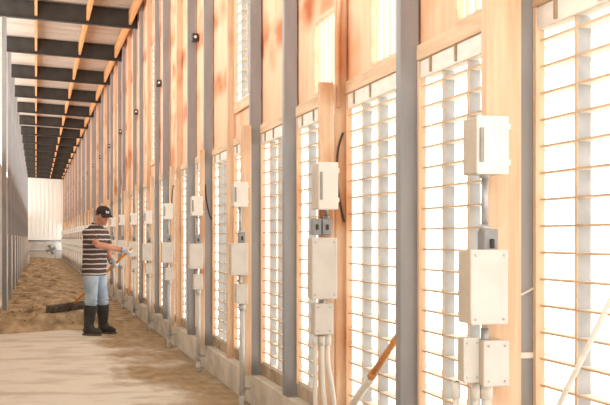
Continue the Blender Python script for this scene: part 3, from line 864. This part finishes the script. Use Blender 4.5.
# gloves
for g_, w_, e_ in ((gR, wr_R, el_R), (gL, wr_L, el_L)):
    b = bmesh.new(); hand(b, g_, w_, 0.009)
    gl = obj('glove', b, M['glove'], man); remesh(gl, 0.0055, 2); tag(gl, 'pale knit work glove with blue cuff')
    b = bmesh.new(); u_ = (e_ - w_).normalized()
    tube(b, [w_ - u_ * 0.01, w_ + u_ * 0.035], [0.034, 0.036], 14); obj('cuff', b, M['gloveblue'], gl, True)
    # coated blue patch on the back of the palm
    pc = g_ + (w_ - g_) * 0.45
    b = bmesh.new(); ball(b, pc + Vector((0.0, -0.022, 0.004)), (0.036, 0.020, 0.017)); obj('coating', b, M['gloveblue'], gl, True)
# hair, cap, eyes, mouth
b = bmesh.new()
ball(b, (-0.018, 0, 0.120), (0.092, 0.081, 0.085), None, 20)
hr = obj('hair', b, M['hair'], man, True); hr.matrix_local = HM
b = bmesh.new()
n = 28; rs = []
for q in range(9):
    t = q / 8 * PI / 2
    rs.append((0.0, 0, 0.150 + 0.098 * math.sin(t) * (1 - 0.05 * q / 8), max(0.002, 0.112 * math.cos(t) ** 0.75), max(0.002, 0.091 * math.cos(t) ** 0.75)))
loft(b, rs, n)
cp = obj('cap', b, M['cap'], man, True); cp.matrix_local = HM
b = bmesh.new()
g = []
for i in range(9):
    a = -1.05 + 2.1 * i / 8
    row = []
    for q in range(5):
        f = q / 4
        r0 = Vector((0.104 * math.cos(a), 0.088 * math.sin(a), 0.155))
        ex = (0.080 * math.cos(a * 0.8) ** 0.7) * f
        row.append((r0.x + ex, r0.y * (1 + 0.10 * f), 0.155 - 0.022 * f - 0.055 * r0.y ** 2 / 0.0077 * f * 0.5))
    g.append(row)
vt = [[[b.verts.new((x, y, z + t)) for x, y, z in row] for row in g] for t in (0.0, 0.005)]
for i in range(8):
    for q in range(4):
        b.faces.new((vt[0][i][q], vt[0][i][q + 1], vt[0][i + 1][q + 1], vt[0][i + 1][q]))
        b.faces.new((vt[1][i][q], vt[1][i + 1][q], vt[1][i + 1][q + 1], vt[1][i][q + 1]))
    for q in (0, 4): b.faces.new((vt[0][i][q], vt[0][i + 1][q], vt[1][i + 1][q], vt[1][i][q]))
for i in (0, 8):
    for q in range(4): b.faces.new((vt[0][i][q], vt[0][i][q + 1], vt[1][i][q + 1], vt[1][i][q]))
obj('visor', b, M['cap'], cp, True)
b = bmesh.new()      # white emblem embroidered on the cap front
for (y0, y1, z0, z1) in ((-0.028, -0.019, 0.1720, 0.2028), (-0.019, 0.004, 0.1720, 0.1804), (0.006, 0.015, 0.1720, 0.1979), (-0.015, 0.008, 0.1874, 0.1944)):
    xx = lambda y, z: 0.1135 * math.sqrt(max(0.05, 1 - ((z - 0.150) / 0.105) ** 2 - (y / 0.1) ** 2)) + 0.003
    vs = [b.verts.new((xx(y, z), y, z)) for y, z in ((y0, z0), (y1, z0), (y1, z1), (y0, z1))]
    ws = [b.verts.new((v.co.x - 0.006, v.co.y, v.co.z)) for v in vs]
    b.faces.new(vs); b.faces.new(ws[::-1])
    for q in range(4): b.faces.new((vs[q], vs[(q + 1) % 4], ws[(q + 1) % 4], ws[q]))
obj('emblem', b, M['white'], cp)
for s in (-1, 1):
    b = bmesh.new(); ball(b, (0.086, s * 0.033, 0.112), (0.010, 0.014, 0.008)); e = obj('eye', b, M['eye'], man, True); e.matrix_local = HM
    b = bmesh.new(); tube(b, [(0.096, s * 0.018, 0.130), (0.092, s * 0.036, 0.134), (0.080, s * 0.050, 0.129)], 0.004, 6); e = obj('eyebrow', b, M['hair'], man, True); e.matrix_local = HM
b = bmesh.new(); ball(b, (0.090, 0, 0.047), (0.010, 0.024, 0.006)); e = obj('mouth', b, M['lips'], man, True); e.matrix_local = HM

# the scraper he pulls
sc = empty('floor_scraper', HB, 'wide dirt-caked scraper with an orange handle dragged by the man', 'scraper')
b = bmesh.new(); tube(b, [HT - (HB - HT).normalized() * 0.05 - HB, Vector((0, 0, 0))], 0.0165); obj('handle', b, M['orange'], sc, True)
d = Vector((0.34, 0.62, 0)).normalized()          # blade runs away from the camera and to the right
bx = Vector((0.54, 0.10, 0.06)).normalized()
nx = Vector((-bx.y, bx.x, 0)).normalized()
b = bmesh.new()
n = 18; fr = []
for i in range(n + 1):
    t = -0.34 + 0.62 * i / n
    wob = 0.010 * mnoise.noise((i * 0.7, 1, 2))
    p = bx * t
    fr.append([p + nx * -0.010 + Vector((0, 0, 0.060 + wob)), p + nx * 0.012 + Vector((0, 0, 0.055 + wob)), p + nx * 0.006 + Vector((0, 0, -0.055 + wob * 0.8)), p + nx * -0.018 + Vector((0, 0, -0.06 - wob))])
fv = [[b.verts.new(p) for p in r] for r in fr]
for r, s in zip(fv, fv[1:]):
    for q in range(4): b.faces.new((r[q], r[(q + 1) % 4], s[(q + 1) % 4], s[q]))
b.faces.new(fv[0][::-1]); b.faces.new(fv[-1])
obj('blade', b, M['iron'], sc, True)
b = bmesh.new(); tube(b, [(0, 0, -0.03), (HT - HB).normalized() * 0.13], [0.03, 0.022], 10); obj('socket', b, M['iron'], sc, True)
b = bmesh.new()
for s in (-1, 1): tube(b, [bx * (0.17 * s), (HT - HB).normalized() * 0.16], 0.008, 8)
obj('brace', b, M['iron'], sc, True)

# ------------------------------------------------------------------ light and camera
w = bpy.data.worlds.new('World'); bpy.context.scene.world = w; w.use_nodes = True
bg = w.node_tree.nodes['Background']
bg.inputs['Color'].default_value = (1.0, 0.97, 0.935, 1); bg.inputs['Strength'].default_value = 3.0

sn = bpy.data.lights.new('low_sun', 'SUN'); sn.energy = 1.0; sn.angle = math.radians(24); sn.color = (1.0, 0.95, 0.90)
so = bpy.data.objects.new('low_sun', sn); C.objects.link(so)
so.rotation_euler = Vector((1.0, 0.22, -0.30)).to_track_quat('-Z', 'Y').to_euler()

cam = bpy.data.cameras.new('camera'); co = bpy.data.objects.new('camera', cam); C.objects.link(co)
co.location = (0, 0, CAMZ); co.rotation_euler = (PI / 2, 0, -TH)
cam.sensor_width = 36; cam.lens = F * 36 / 610; cam.shift_y = (HZ - 202.5) / 610
cam.clip_start = 0.05; cam.clip_end = 300
sc_ = bpy.context.scene
sc_.camera = co
vs = sc_.view_settings
vs.view_transform = 'Standard'; vs.look = 'None'; vs.gamma = 1; vs.use_curve_mapping = False
vs.exposure = 0.15
